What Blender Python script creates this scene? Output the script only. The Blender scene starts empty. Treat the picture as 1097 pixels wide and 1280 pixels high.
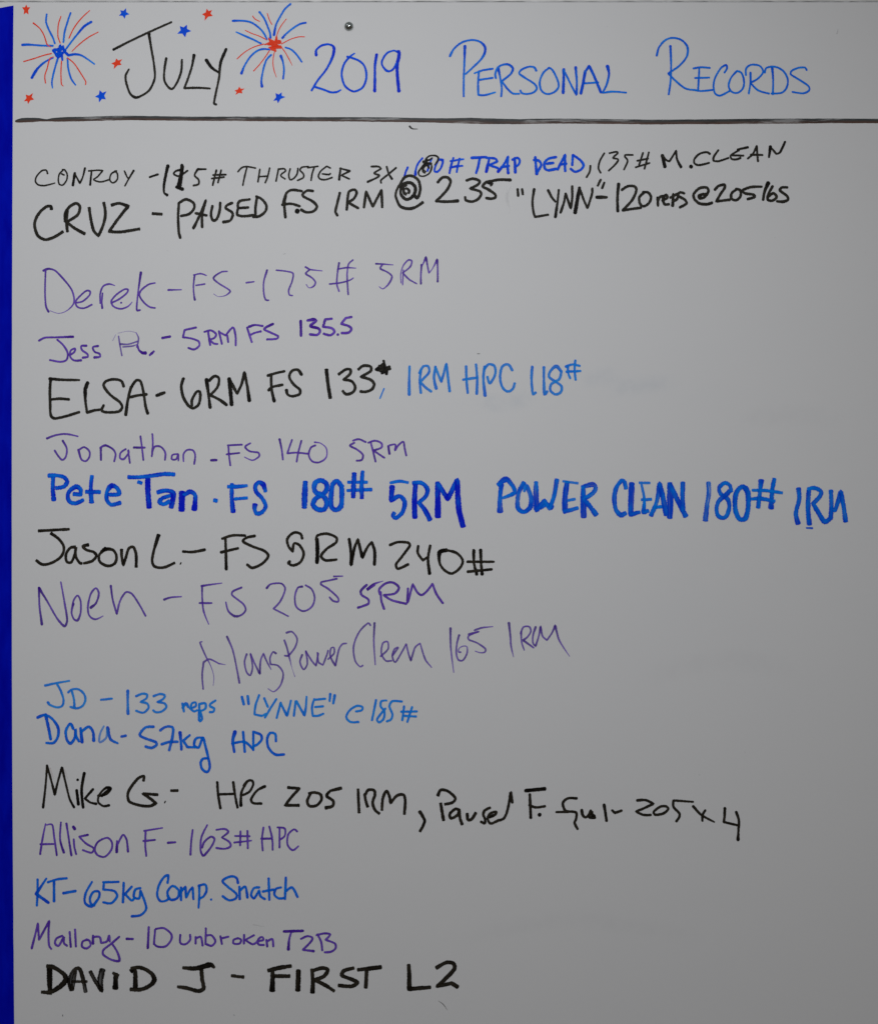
import bpy, math, random
from mathutils import Vector
from mathutils import noise as mnoise

# ---------------------------------------------------------------- camera, world, lights, exposure
W_PX, H_PX = 1097.0, 1280.0
S = 0.0009                     # metres per photograph pixel on the board
Z0 = 1.60                      # height of the board's centre above the floor
def P(x, y, d=0.0):            # a point on the board: x right, z up, d towards the viewer (-Y)
    return Vector(((x - W_PX / 2) * S, -d, Z0 + (H_PX / 2 - y) * S))

scene = bpy.context.scene
cd = bpy.data.cameras.new("camera"); cam = bpy.data.objects.new("camera", cd)
scene.collection.objects.link(cam); scene.camera = cam
DIST = 1.75
cam.location = (0, -DIST, Z0); cam.rotation_euler = (math.radians(90), 0, 0)
cd.sensor_fit = 'VERTICAL'; cd.sensor_height = 24
cd.lens = 24 * DIST / (H_PX * S)
cd.clip_start = 0.05; cd.clip_end = 100

w = bpy.data.worlds.new("World"); scene.world = w; w.use_nodes = True
# a dim room seen by reflection: pale ceiling and walls above, warm darker floor below
wn = w.node_tree; tcw = wn.nodes.new('ShaderNodeTexCoord'); sp = wn.nodes.new('ShaderNodeSeparateXYZ'); rw = wn.nodes.new('ShaderNodeValToRGB')
wn.links.new(tcw.outputs['Generated'], sp.inputs[0]); wn.links.new(sp.outputs[2], rw.inputs[0]); wn.links.new(rw.outputs[0], wn.nodes["Background"].inputs[0])
rw.color_ramp.elements[0].position = 0.0; rw.color_ramp.elements[0].color = (0.62, 0.52, 0.45, 1)
rw.color_ramp.elements[1].position = 0.35; rw.color_ramp.elements[1].color = (1.35, 1.39, 1.42, 1)
mp_ = wn.nodes.new('ShaderNodeMapRange'); mp_.inputs[1].default_value = -1; mp_.inputs[2].default_value = 1; mp_.inputs[3].default_value = -.6; mp_.inputs[4].default_value = .9
wn.links.new(sp.outputs[2], mp_.inputs[0]); wn.links.new(mp_.outputs[0], rw.inputs[0])
w.node_tree.nodes["Background"].inputs[1].default_value = 0.158
def area(name, loc, target, sx, sy, power, col):
    l = bpy.data.lights.new(name, 'AREA'); l.shape = 'RECTANGLE'; l.size = sx; l.size_y = sy
    l.energy = power; l.color = col
    o = bpy.data.objects.new(name, l); scene.collection.objects.link(o); o.location = loc
    o.rotation_euler = (Vector(target) - Vector(loc)).to_track_quat('-Z', 'Y').to_euler()
    return o
area("ceiling_light", (-0.04, -1.14, 2.335), (-0.99, 0, 0.30), 0.5, 0.4, 9.7, (0.938, 0.962, 1.0))
area("added_glint_light", (-1.1, -1.7, 3.3), (-0.2, 0, 1.6), 0.9, 0.5, 2.9, (0.94, 0.965, 1.0))  # unseen lamp, added to put an upper-left highlight on the screw
scene.view_settings.view_transform = 'Standard'; scene.view_settings.look = 'None'
scene.view_settings.exposure = 0.0; scene.view_settings.gamma = 1.0
scene.cycles.transparent_max_bounces = 48

# ---------------------------------------------------------------- materials
def srgb(r, g, b):
    f = lambda c: (c / 255 / 12.92) if c / 255 <= 0.04045 else ((c / 255 + 0.055) / 1.055) ** 2.4
    return (f(r), f(g), f(b), 1)
LEVEL = 0.5   # the tones above were judged under the photograph's dim light; this turns them into paint values
def paint(t): return tuple(min(.95, v / LEVEL) for v in srgb(*t)[:3]) + (1,)
def new_mat(name):
    m = bpy.data.materials.new(name); m.use_nodes = True
    nt = m.node_tree; b = nt.nodes["Principled BSDF"]
    return m, nt, b
def N(nt, t, **kw):
    n = nt.nodes.new(t)
    for k, v in kw.items(): setattr(n, k, v)
    return n
def ramp(nt, src, p0, c0, p1, c1):
    r = N(nt, 'ShaderNodeValToRGB'); r.color_ramp.elements[0].position = p0; r.color_ramp.elements[1].position = p1
    r.color_ramp.elements[0].color = c0; r.color_ramp.elements[1].color = c1
    nt.links.new(src, r.inputs[0]); return r.outputs[0]
def noise(nt, scale, detail=3, vec=None, rough=0.5):
    n = N(nt, 'ShaderNodeTexNoise'); n.inputs['Scale'].default_value = scale
    n.inputs['Detail'].default_value = detail; n.inputs['Roughness'].default_value = rough
    if vec is not None: nt.links.new(vec, n.inputs['Vector'])
    return n.outputs['Fac']
def math_n(nt, op, a, b=None, clamp=False):
    n = N(nt, 'ShaderNodeMath', operation=op); n.use_clamp = clamp
    for i, v in enumerate((a, b)):
        if v is None: continue
        if isinstance(v, (int, float)): n.inputs[i].default_value = v
        else: nt.links.new(v, n.inputs[i])
    return n.outputs[0]
def mix_rgb(nt, fac, a, b, mode='MIX'):
    n = N(nt, 'ShaderNodeMix', data_type='RGBA', blend_type=mode)
    for s, v in ((0, fac), (6, a), (7, b)):
        if isinstance(v, (int, float, tuple)): n.inputs[s].default_value = v
        else: nt.links.new(v, n.inputs[s])
    return n.outputs[2]

# whiteboard melamine: faint cloudy ghosting of wiped ink, minute orange peel
m_board, nt, b = new_mat("white_melamine")
tc = N(nt, 'ShaderNodeTexCoord').outputs['Object']
mp = N(nt, 'ShaderNodeMapping'); mp.inputs['Scale'].default_value = (1, 1, 2.2); mp.inputs['Rotation'].default_value = (0, 0.5, 0)
nt.links.new(tc, mp.inputs[0])
big = noise(nt, 3.0, 4, tc)
wipe = noise(nt, 9.0, 5, mp.outputs[0], 0.6)
speck = noise(nt, 420, 2, tc)
c = mix_rgb(nt, big, (0.70, 0.702, 0.706, 1), (0.718, 0.716, 0.712, 1))
c = mix_rgb(nt, math_n(nt, 'MULTIPLY', ramp(nt, wipe, 0.45, (0, 0, 0, 1), 0.8, (1, 1, 1, 1)), 0.30), c, (0.685, 0.69, 0.695, 1))
c = mix_rgb(nt, ramp(nt, speck, 0.735, (0, 0, 0, 1), 0.775, (0.35, 0.35, 0.35, 1)), c, (0.40, 0.40, 0.42, 1))
nt.links.new(c, b.inputs['Base Color'])
b.inputs['Roughness'].default_value = 0.6
b.inputs['Specular IOR Level'].default_value = 0.12
bp = N(nt, 'ShaderNodeBump'); bp.inputs['Strength'].default_value = 0.06; bp.inputs['Distance'].default_value = 0.0006
nt.links.new(noise(nt, 260, 3, tc), bp.inputs['Height']); nt.links.new(bp.outputs[0], b.inputs['Normal'])

m_wall, nt, b = new_mat("painted_wall")
tc = N(nt, 'ShaderNodeTexCoord').outputs['Object']
nt.links.new(mix_rgb(nt, noise(nt, 40, 4, tc), (0.50, 0.50, 0.50, 1), (0.60, 0.60, 0.595, 1)), b.inputs['Base Color'])
b.inputs['Roughness'].default_value = 0.7
bp = N(nt, 'ShaderNodeBump'); bp.inputs['Strength'].default_value = 0.4; bp.inputs['Distance'].default_value = 0.002
nt.links.new(noise(nt, 180, 4, tc), bp.inputs['Height']); nt.links.new(bp.outputs[0], b.inputs['Normal'])

m_trim, nt, b = new_mat("white_plastic_trim")
tc = N(nt, 'ShaderNodeTexCoord').outputs['Object']
nt.links.new(mix_rgb(nt, ramp(nt, noise(nt, 70, 4, tc), 0.35, (0, 0, 0, 1), 0.7, (1, 1, 1, 1)), (0.52, 0.52, 0.52, 1), (0.70, 0.70, 0.69, 1)), b.inputs['Base Color'])
b.inputs['Roughness'].default_value = 0.45

m_tape, nt, b = new_mat("deep_blue_tape")
tc = N(nt, 'ShaderNodeTexCoord').outputs['Object']
mp = N(nt, 'ShaderNodeMapping'); mp.inputs['Scale'].default_value = (1, 1, 0.25); nt.links.new(tc, mp.inputs[0])
nt.links.new(mix_rgb(nt, ramp(nt, noise(nt, 60, 6, mp.outputs[0], .65), .32, (0, 0, 0, 1), .68, (1, 1, 1, 1)), paint((0, 1, 118)), paint((0, 10, 138))), b.inputs['Base Color'])
b.inputs['Roughness'].default_value = 0.7; b.inputs['Specular IOR Level'].default_value = 0.03
bp = N(nt, 'ShaderNodeBump'); bp.inputs['Strength'].default_value = 0.25; bp.inputs['Distance'].default_value = 0.0006
nt.links.new(noise(nt, 300, 4, tc), bp.inputs['Height']); nt.links.new(bp.outputs[0], b.inputs['Normal'])

m_steel, nt, b = new_mat("nickel_screw")
b.inputs['Metallic'].default_value = 1; b.inputs['Roughness'].default_value = 0.1
tc = N(nt, 'ShaderNodeTexCoord').outputs['Object']
nt.links.new(mix_rgb(nt, noise(nt, 500, 3, tc), (0.26, 0.30, 0.30, 1), (0.50, 0.52, 0.50, 1)), b.inputs['Base Color'])
m_dark, nt, b = new_mat("screw_recess"); b.inputs['Base Color'].default_value = (0.01, 0.01, 0.01, 1)

# marker ink: light and dense pigment along the stroke, dry streaks, ragged edge; UV = (length in px, -1..1 across)
INK = {  # light tone, dense tone
 'black': ((40, 38, 32), (12, 10, 8)), 'blackbold': ((38, 34, 27), (6, 4, 2)),
 'blue': ((14, 104, 194), (0, 56, 166)), 'deepblue': ((0, 76, 196), (0, 34, 162)),
 'lightblue': ((24, 116, 200), (6, 84, 176)), 'strongblue': ((0, 92, 204), (0, 16, 156)),
 'midblue': ((0, 98, 196), (0, 50, 162)),
 'purple': ((90, 62, 152), (50, 14, 112)), 'red': ((192, 58, 34), (176, 34, 8)),
 'grey': ((60, 60, 58), (30, 30, 30)), 'hazeblue': ((96, 124, 150), (86, 114, 144)), 'hazegrey': ((118, 119, 124), (108, 109, 114)),
 'smudge': ((120, 122, 126), (100, 102, 106)), 'smudgepink': ((140, 116, 108), (128, 104, 98)),
}
_inks = {}
def ink(col, alpha, streak):
    key = (col, round(alpha, 2), round(streak, 2))
    if key in _inks: return _inks[key]
    m, nt, b = new_mat("ink_" + col)
    A, B = INK[col]
    uv = N(nt, 'ShaderNodeUVMap').outputs[0]
    sep = N(nt, 'ShaderNodeSeparateXYZ'); nt.links.new(uv, sep.inputs[0])
    obj = N(nt, 'ShaderNodeTexCoord').outputs['Object']
    mp = N(nt, 'ShaderNodeMapping'); mp.inputs['Scale'].default_value = (0.035, 2.3, 1); nt.links.new(uv, mp.inputs[0])
    stre = noise(nt, 1.0, 4, mp.outputs[0], 0.6)
    mp2 = N(nt, 'ShaderNodeMapping'); mp2.inputs['Scale'].default_value = (0.055, 0.3, 1); nt.links.new(uv, mp2.inputs[0])
    dens = noise(nt, 1.0, 3, mp2.outputs[0])
    # pigment pools at the edges of a stroke and where the pen is slow
    v = math_n(nt, 'ABSOLUTE', sep.outputs[1])
    edge = math_n(nt, 'POWER', v, 2.2)
    d = math_n(nt, 'ADD', math_n(nt, 'MULTIPLY', ramp(nt, dens, 0.33, (0, 0, 0, 1), 0.66, (1, 1, 1, 1)), 0.75), math_n(nt, 'MULTIPLY', edge, 0.55), True)
    at2 = N(nt, 'ShaderNodeAttribute', attribute_name='press').outputs['Fac']
    d = math_n(nt, 'ADD', d, math_n(nt, 'MULTIPLY', math_n(nt, 'SUBTRACT', at2, 1.0), 1.6), True)
    nt.links.new(mix_rgb(nt, d, paint(A), paint(B)), b.inputs['Base Color'])
    b.inputs['Roughness'].default_value = 0.5; b.inputs['Specular IOR Level'].default_value = 0.06
    # alpha: ragged edge, streaks
    rag = math_n(nt, 'MULTIPLY', math_n(nt, 'SUBTRACT', noise(nt, 1100, 2, obj), 0.5), 0.9)
    e = math_n(nt, 'ADD', v, rag)
    ea = ramp(nt, e, 0.86, (1, 1, 1, 1), 1.06, (0.0, 0.0, 0.0, 1))
    at = N(nt, 'ShaderNodeAttribute', attribute_name='fade').outputs['Fac']
    lo = 1 - 0.7 * streak if streak else 0.86
    p0, p1 = (0.36, 0.50) if streak else (0.30, 0.52)
    st = ramp(nt, stre, p0, (lo, lo, lo, 1), p1, (1, 1, 1, 1))
    # the edges of a dry stroke keep their ink
    st2 = math_n(nt, 'MAXIMUM', st, math_n(nt, 'MULTIPLY', ramp(nt, v, 0.45, (0, 0, 0, 1), 0.75, (1, 1, 1, 1)), 0.85))
    a = math_n(nt, 'MULTIPLY', math_n(nt, 'MULTIPLY', ea, st2), math_n(nt, 'MULTIPLY', at, alpha))
    if col.startswith(('smudge', 'haze')):      # wiped ink has no edge
        soft = math_n(nt, 'POWER', math_n(nt, 'SUBTRACT', 1.0, math_n(nt, 'POWER', v, 2.0), True), 1.6)
        wipe = ramp(nt, noise(nt, 60, 4, obj, 0.65), 0.35, (.15, .15, .15, 1), 0.68, (1, 1, 1, 1))
        a = math_n(nt, 'MULTIPLY', math_n(nt, 'MULTIPLY', soft, wipe), math_n(nt, 'MULTIPLY', at, alpha))
    nt.links.new(a, b.inputs['Alpha'])
    _inks[key] = m; return m

# ---------------------------------------------------------------- mesh helpers
col = scene.collection
def mesh_obj(name, verts, faces, mat, parent=None, loc=None, smooth=False):
    me = bpy.data.meshes.new(name); me.from_pydata([tuple(v) for v in verts], [], faces); me.materials.append(mat)
    if smooth:
        for p in me.polygons: p.use_smooth = True
    me.update()
    o = bpy.data.objects.new(name, me); col.objects.link(o)
    if parent: o.parent = parent
    return o
def bevel(o, w, seg=2):
    m = o.modifiers.new("bevel", 'BEVEL'); m.width = w; m.segments = seg; m.limit_method = 'ANGLE'
def slab(name, x0, y0, x1, y1, d0, d1, mat, parent=None, bev=0.0):
    """a box given by its outline on the board in photograph pixels and its back and front depth in metres"""
    v = [P(x, y, d) for d in (d0, d1) for (x, y) in ((x0, y0), (x1, y0), (x1, y1), (x0, y1))]
    f = [(3, 2, 1, 0), (4, 5, 6, 7), (0, 1, 5, 4), (1, 2, 6, 5), (2, 3, 7, 6), (3, 0, 4, 7)]
    f = [tuple(reversed(q)) for q in f]
    o = mesh_obj(name, v, f, mat, parent)
    if bev: bevel(o, bev)
    return o
def wavy_prism(name, outline, d0, d1, mat, parent=None, bev=0.0):
    n = len(outline)
    v = [P(x, y, d0) for x, y in outline] + [P(x, y, d1) for x, y in outline]
    f = [tuple(range(n, 2 * n))[::-1], tuple(range(n))]
    f += [(i, (i + 1) % n, n + (i + 1) % n, n + i) for i in range(n)]
    o = mesh_obj(name, v, f, mat, parent)
    me = o.data
    import bmesh
    bm = bmesh.new(); bm.from_mesh(me); bmesh.ops.recalc_face_normals(bm, faces=bm.faces); bm.to_mesh(me); bm.free()
    if bev: bevel(o, bev)
    return o

DATA = """
L heading
T 130 0 5.485
W black 2.8
67,340:1.2 160,292 300,225 463,152:.9
308,225:1.4 325,330 345,450 348,540 310,620 250,660 215,668:1.2 180,640 155,570 150,520 172,475:.8
428,400:1.2 415,480 415,550 440,595 468,610 500,570 530,490 535,410
618,378:1.4 605,450 580,530 552,605! 640,602 727,607:.9
702,412:1.5 740,465:1.4 785,495:1
838,338:1.4 800,430:1.3 790,530 765,650 755,710 770,716
T 380 30 6.856
W deepblue 2.6
105,268:1.4 105,225 150,185 215,175 255,200:1.3 245,280:1.3 190,390 120,480 65,570
95,540 160,560 230,585 280,583 315,565:.8
432,252:.8 400,275 350,330 325,400 325,460 350,530 400,570 440,577 500,545 530,480 532,410 510,350 470,315 410,290 370,280
622,262:1.4 608,350:1.2 607,450:1.2 605,575:1.5
800,240 770,228:.8 710,250 670,310 668,350 700,395:1.1 730,405 765,385 790,340:1
795,235 812,235:1.5 812,280:1.6 797,350:1.6 800,450:1.5 812,575:1.6
T 540 30 6.856
W blue 2.5
152,275:1.2 185,215 250,160 330,138 400,148 448,190:1.3 452,240:1.3 420,300 350,370 285,430:.8
280,190:1.4 275,350 270,480 270,620
362,422:.9 430,398 518,383
400,405 393,500 395,608! 450,610 540,585:.8
400,480 460,470 518,462
565,380:1.4 580,450 595,550 590,620
545,465 540,430 560,375 610,348 660,350:1.2 690,385:1.3 670,430 595,490! 640,550 690,595 745,598
890,400:1.2 870,370 820,368 760,395 745,425 800,465 870,510 895,550 870,585 810,600 765,590 755,570
1000,375 950,420 920,500 935,570 985,600 1050,580 1083,530 1060,450 1025,390 1000,375
T 660 30 6.856
303,388:1.4 302,480:1.3 298,590:1.5
303,395 340,470 385,560 412,605:1.3! 415,500 405,372:1.4
487,405:1.5 470,500:1.4 450,595:1.5
487,410 520,360:1.4! 560,440:1.3 620,585:1.3
470,510 540,505 600,500:.8
677,362:1.7 690,430:1.2 670,520 635,590! 720,580 838,588:.8
T 800 30 4.77
W blue 2.4
97,188:1.2 110,140 150,95 200,83 250,100 280,140:1.2 275,195 230,250 165,295! 210,340 270,385 340,395:.9
178,132:1.3 182,230 180,330 168,420
315,265 360,258 413,262
350,265 347,330 343,395
325,322 410,320
318,393 360,400 430,393
500,290 515,265 510,245:1.2 480,262 445,320 435,370 445,415 475,427 530,400
575,280 540,320 525,370 545,405 580,410 612,380 615,330 600,290 575,280
655,290:1.2 655,350 645,415
628,305 630,265 660,243 710,250 730,285 700,325 655,350! 700,395 765,415
785,262:1.3 790,340 788,420
740,290 750,262 800,255 850,280 877,330 870,380 840,410 780,415
990,275 980,260 940,262 900,280 895,300 950,335 1000,370 1005,395 970,413 905,405
L fireworks_left
T 0 0 5.485
F blue 2.3
155,308:1.4 200,306:1.2 280,312 365,314
322,98 318,150 335,200 365,260 378,298
486,88 465,150 445,220 437,290
628,150:1.3 580,180:1.3 520,250 455,335
470,380:1.2 520,372:1.3 570,385 650,440:.8
465,400 470,470 490,540 520,583:.8
400,395:1.2 375,480 358,560 362,604:.7
365,395:1 310,425:1.1 260,470:1.4 220,533:1.6
F deepblue 3.2
372,350 430,325 392,375 445,352 412,318 418,365
425,375 430,412:.8
440,350 470,378:1.1
365,345 388,372
415,310:.8 410,345 375,340 400,390 450,345
435,315:.7 440,350
F red 1.4
230,158:1.3 275,195 305,245 325,305 350,322:.6
420,112 402,170 400,250 415,295
617,72:.8 560,125 510,190 475,262
675,220:.8 610,255 550,300 495,352:.7
165,422 240,400 300,380 355,367
370,390:.6 345,400 325,470 310,520 314,570
424,420 420,500 424,580 437,590:.6
465,397 510,435 560,510 590,560 588,580
L fireworks_right
T 280 0 8
F blue 2.3
88,208:1.2 180,208 260,220 330,260 390,320 430,392
355,120:1.2 400,180 435,260 460,330 465,378:1.2
665,40:1.1 610,90 560,170 520,250 500,350:1.4
818,228:1.1 760,240 680,290 620,340 585,380:1.3
123,320:.7 200,355 290,395 370,435
175,735:1.4 210,650 270,560 340,505 400,490 455,495:.9
380,865:1.5 375,800 395,690 425,600 472,548
568,558:1.4 590,620 600,700 592,788
615,475 670,495 725,545 778,620
F red 1.2
288,160 310,190 358,215
433,135 455,200 480,245
623,190 570,260 540,320 525,370
805,368 740,370 660,395 575,440
213,303 280,335 350,360 430,400
132,588:1.2 210,520 300,470 400,440
297,710:1.2 360,640 420,560 465,490
525,773:.6 500,700 490,620 500,540 515,500
683,655:.5 650,590 610,520 580,480
F red 3.2
455,385 470,440 440,440 540,410 565,420 480,450 570,470 455,480 515,505:.8
525,370:.8 515,440 450,420 570,475
410,445:.6 480,430 500,470 517,512:.7
460,400 500,420 560,430 520,400
L stars
T 0 0 18.28
S red 607,100 700,165 660,335 548,335 508,165
T 130 0 5.485
S deepblue 153,55 177,98 143,130 103,108 112,70
S red 85,400 128,405 122,445 68,475 50,435
S deepblue 570,168 600,213 558,257 502,232 520,178
S red 705,58 742,68 747,110 690,143 672,98
T 0 0 5.485
S red 228,637 236,682 195,714 165,695 178,648
S deepblue 685,617 733,625 728,682 680,703 652,663
T 280 0 8
S red 153,865 207,885 185,935 115,950 105,905
S deepblue 578,922 615,970 540,1035 492,1010 515,930
L entry
T 20 190 5.485
W black 2.07
218,148:1.1 210,125 180,128 145,165 135,200 155,225 200,230 268,213:.8
325,125 300,150 292,190 300,222 325,225 350,190 352,150 335,122 320,120
315,150 332,158
405,145:1.6 392,228:1.6
405,150 440,215:1.3! 460,170 475,110:1.2
520,130 510,225:1.5
500,130 560,125 597,128! 560,170 535,190 580,205 640,190
690,130:1.2 655,150 645,190 665,212 695,190 697,150 680,130
745,130 760,165 770,180
808,128:1.4 780,175 748,232
W black 2.44
918,172:1.2 975,153
T 180 190 5.485
165,95:1.8 150,160:1.5 138,230:1.4 140,280 160,295:1.5
262,90:1.6 250,150 235,240:1.8
300,128 240,165 205,150 220,130 265,120:1.4
225,240:1.8 265,255:1.8
270,100 245,240:2
425,118 370,118:1.2! 350,150 350,165 375,190 375,220 340,230
497,125 472,228
530,125 508,210
475,158 562,155
465,182 550,172
W black 2.20
645,135 670,108 700,100 765,110:.9
705,110 690,170 678,228
795,118 782,205
862,110 848,170 832,210
785,170 850,165
T 340 190 5.485
45,115 28,200
45,118 85,115 95,130! 60,160 90,185:.9
125,115 115,160 125,190 150,180 172,150 178,112
250,100 205,105 192,125 215,150 215,175 175,195
245,108 315,98
290,105 275,150 268,195
375,98 335,130 318,165 330,185 365,190 412,175
345,150 390,155:1.1 400,148
375,98 400,110
470,110 460,190:1.4
465,112 535,130:1.2! 475,160! 530,185
W black 2.44
680,100 730,100 748,115! 700,145 735,160 720,175 655,205:1.2
785,100 800,150 822,185:1.3
850,108 800,150 745,195 748,212
W deepblue 2.53
930,105:1.1 915,140 905,180:1.2
1030,42 1000,80 985,120 982,155:1.4
T 500 180 5.485
T 500 180 10.97
435,205:.8 405,270:.8 375,370:1
575,220:1.3 530,215:1.1 485,300 470,370:1 500,385:1.1 545,350 580,270 585,215:1.1
730,190 700,290:1.1 675,400:1.1
815,200 790,300 775,385
690,235:1.1 780,220 868,208:.9
685,325:1.2 770,305:1.2 855,300:.9
W black 2.1
470,290:.6 505,245:1.1 522,190:1.2 485,160:1.1 400,165 350,215:1.2 400,220:1.2 440,190:.9
315,240:1.2 370,235:1 350,262:1.2 430,270:1.4 345,275:1.5 290,330:1.2 250,390:1.1 270,435:.9 330,440:.9 400,400 432,320:1.1 420,275 360,285:1.2 320,330:1.1 310,375:1.1 340,400:.8
370,280:1.4 395,330:1.2
315,255 420,262
T 500 180 5.485
205,135 150,165 175,190
W deepblue 2.99
490,95:1.2 590,90
545,95 535,150 520,200
610,100 590,190:1.3
590,95 650,100 665,120! 610,145! 670,165
670,190:1.3 710,140 740,85! 735,140 740,200:1.2
690,160 745,150
785,95 788,195:1.2
768,108 800,95 818,110 812,140 790,155
W deepblue 3.22
925,90 930,150 935,205:1.3
915,110 950,115 965,145 935,200
T 640 170 5.485
300,145 250,155 220,185 225,225 250,235 300,225
235,190 280,185
310,230 335,180 362,128! 360,180 362,240
335,195 370,190
415,130 410,200
415,130 465,165 488,200 470,230 430,245 400,225
W black 2.44
535,205:1.2 530,245 508,283
630,118 600,170 590,220 605,252
665,118 715,108 722,118 690,150 725,160 710,190 660,238
825,130 775,130 770,140 790,170 765,230
895,115 868,200
935,112 905,225
855,170 930,155
845,215 940,185
T 810 165 5.485
W black 2.68
95,160:1.6 112,238:1.6
95,160 125,195 145,200! 190,128! 195,185 222,240:1.4
290,237:1.9 293,238:1.9
W black 2.68
420,150:1.2 400,138 350,150 315,185 315,215 345,227 415,212
478,125 450,165 445,195 480,200 548,178
610,120 680,105:1.2
620,125 585,145 562,165 570,185 600,188 630,178
575,160 650,162
680,182 715,150 742,95! 745,150 750,200
700,155 780,158
825,172 835,100:1.5
835,105 850,120 875,150! 900,140 935,68:1.2
L entry
T 20 190 5.485
W black 3.68
245,395:1.1 240,372 210,375 160,420 130,490 150,570 200,600 260,585 325,545
355,400:1 348,470 355,548
340,480 340,420 370,375 415,352 440,375 425,430 350,480! 400,520 475,562:1.1
503,380 515,460 535,540 567,575! 600,500 615,420 603,345
655,365:1.2 710,352 770,372:1.2! 700,460 640,545! 720,548 850,527
935,422 1003,427
T 180 190 5.485
W black 3.33
240,350 235,450 240,550 250,588
240,350 290,325 340,350 345,385 310,425 255,438:1
340,522:1.1 390,420 425,330! 400,430 400,515
355,420 430,435
470,370 460,430 475,470 500,460 520,400 523,348
605,350 570,365 560,385 600,410 610,430 590,470 545,480:1.1
725,325 660,335 645,355 645,385! 715,380
645,390 640,430 690,440 750,432
775,310 765,380 765,435
750,445 790,440 830,410 840,370 810,325 770,305
T 340 190 5.485
W black 3.33
75,365 85,320 105,275 140,260 205,268
95,300 85,360 92,448:1.1
70,362 130,355 190,372
172,405:1.9 175,406:1.9
280,268:1.1 240,265 210,290 215,305 280,340 308,375 280,408 230,412 200,395
W black 3.33
465,280 445,360 435,410 448,435
520,300 512,395:1.1
520,300 530,270 565,258 580,280 560,320 520,345! 590,385
630,380 645,270! 690,375! 750,260! 755,378
W black 3.56
T 500 180 10.97
70,610:.8 100,615:1 125,645 112,678:.9
45,600:.9 50,660:1 75,692:1 88,668:.7
5,640:.8 15,570:1 80,535:1.1 150,535:1.1 205,590:1.1 205,660:1.2 160,730:1.2 90,760:1.1 30,720:1.1 5,660:.9 30,590 90,560:.9
195,700:1.1 230,740:1.2 262,690:1 275,600:1 250,500 190,450 130,435 60,460 5,540:.9 -50,640:.8 -60,720:.9 -10,840:1 60,880:1.1 150,885:1.1 240,850 315,795:1.1
T 340 190 5.485
T 500 180 5.485
W black 3.45
258,262:1.1 290,230 325,230 345,255 330,300 290,350 245,392! 320,395 395,390:1.2
455,250 500,238 545,255 530,280 480,305! 545,325 555,345 530,380 490,395 450,385 445,365
600,262:1.3 628,272:1.1 620,285:.8
755,247:1.2 680,245 590,260! 565,290 600,310 650,345 650,368 620,375 590,370
W black 2.99
805,310 808,355
835,310 840,345
T 640 170 5.485
150,365:1.2 138,450 145,520 155,555! 245,540
245,372:1.2 270,420 295,450
318,370 310,450 295,555:1.3
365,395 355,450 330,525:1.2
365,395 400,495:1.2! 410,430 410,345:1.1
460,355:1.3 445,440:1.5 430,525:1.7
465,370 490,440 515,495! 545,400 548,360
605,300 585,340
630,320 615,357
W black 3.33
578,420:1.3 645,420:1.1
728,330:1.3 720,420 722,515:1.2
750,370 790,345 835,345 850,370 820,440 755,510! 820,500 880,492
900,390 870,420 875,465 900,482 935,460 950,420 930,388 895,385
T 810 165 5.485
62,450 65,505
65,470 80,445 105,440
95,470 130,450 120,430 100,455 110,495 140,495
170,425 165,505:1.2
150,450 200,425 195,460 165,475
245,420:1 215,415 200,435 250,465 260,490 215,517
W black 3.45
350,440 375,425 385,445 350,455 345,435 390,425
385,445 410,410 400,382 350,385 310,425 315,460 350,490 400,495 435,485
455,395 480,370 520,362 520,385 490,430 465,475! 555,465
600,395 570,420 568,455 600,468 630,440 628,400 600,390
775,375:.9 700,378 640,400! 660,420 720,430 728,445 680,460
820,350:1.5 795,410 785,465
850,372 820,430 818,465 850,470 878,445 855,420 825,440
950,380 915,380 900,400 950,440 955,465 920,478 880,475
L entry
T 40 310 5.485
W purple 2.2 .85
80,155:1.3 115,143:1.3 160,155 215,210:1.1 270,280 290,340 285,385:.9 240,430:.6 185,448:.4 125,430:.4
95,155 92,240 92,330 98,400 115,437:1.2
310,375 350,365 395,325 400,298 375,293 330,330 300,370 315,405 360,412 412,388
485,310 480,370 483,412:1.2
470,380:.9 470,310 490,262 530,247 570,258:.5
550,375:1.1 600,350 650,310 660,285 635,283 580,320 545,365 560,400 610,417:1 660,400:.8 688,370:.5
612,375:1.2 615,376
748,168:1.5 732,280 720,390 722,428:1.1 742,425
845,240:.9 800,250 750,290 738,325 770,375 810,405 845,411
935,288:1.1 1025,286:.7
T 200 310 5.485
W purple 2 .8
238,185:1.2 230,270 235,330 240,355:1.4
232,185 280,176 318,188:.8
248,256:1.1 308,247
462,160:.9 420,165 368,205:1.2 400,240 465,280 482,298:1.1 450,325:.7 400,333:.4 370,315:.5
592,238:1.1 645,231:.9
735,152:1.3 712,230 712,310 725,355:1.1 745,358
798,152 870,160 912,175 905,230 882,290 888,322 908,325
T 360 310 5.485
120,130:1.2 150,148! 122,175:1.2 165,205 188,235 175,262 145,273:.6 125,250:.6
150,148 235,157:.6
350,102:1.3 338,180 335,250 350,297
445,82 415,110 405,190 412,318:1.1
340,145 400,135 465,138:.6
285,247:1.1 360,238 420,222 448,205:.7
602,108:1.2 650,110! 632,140:1.2 680,165 712,195:1.1 690,245 650,280:.7 625,265:.6
650,110 720,116:.6
775,240:.7 772,180:.7 790,120:.8 825,82 848,90:1 835,130 785,170! 830,215 882,245:.8
785,252:.8 790,150:.8
915,115:1.4 910,180 910,245:1.3
920,120:.6 945,62:1.5! 955,120 965,172:.9! 990,140:.6 1022,78:1.4! 1025,150 1025,230:1.3
L entry
T 40 310 5.485
W purple 2.4 .92
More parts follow.
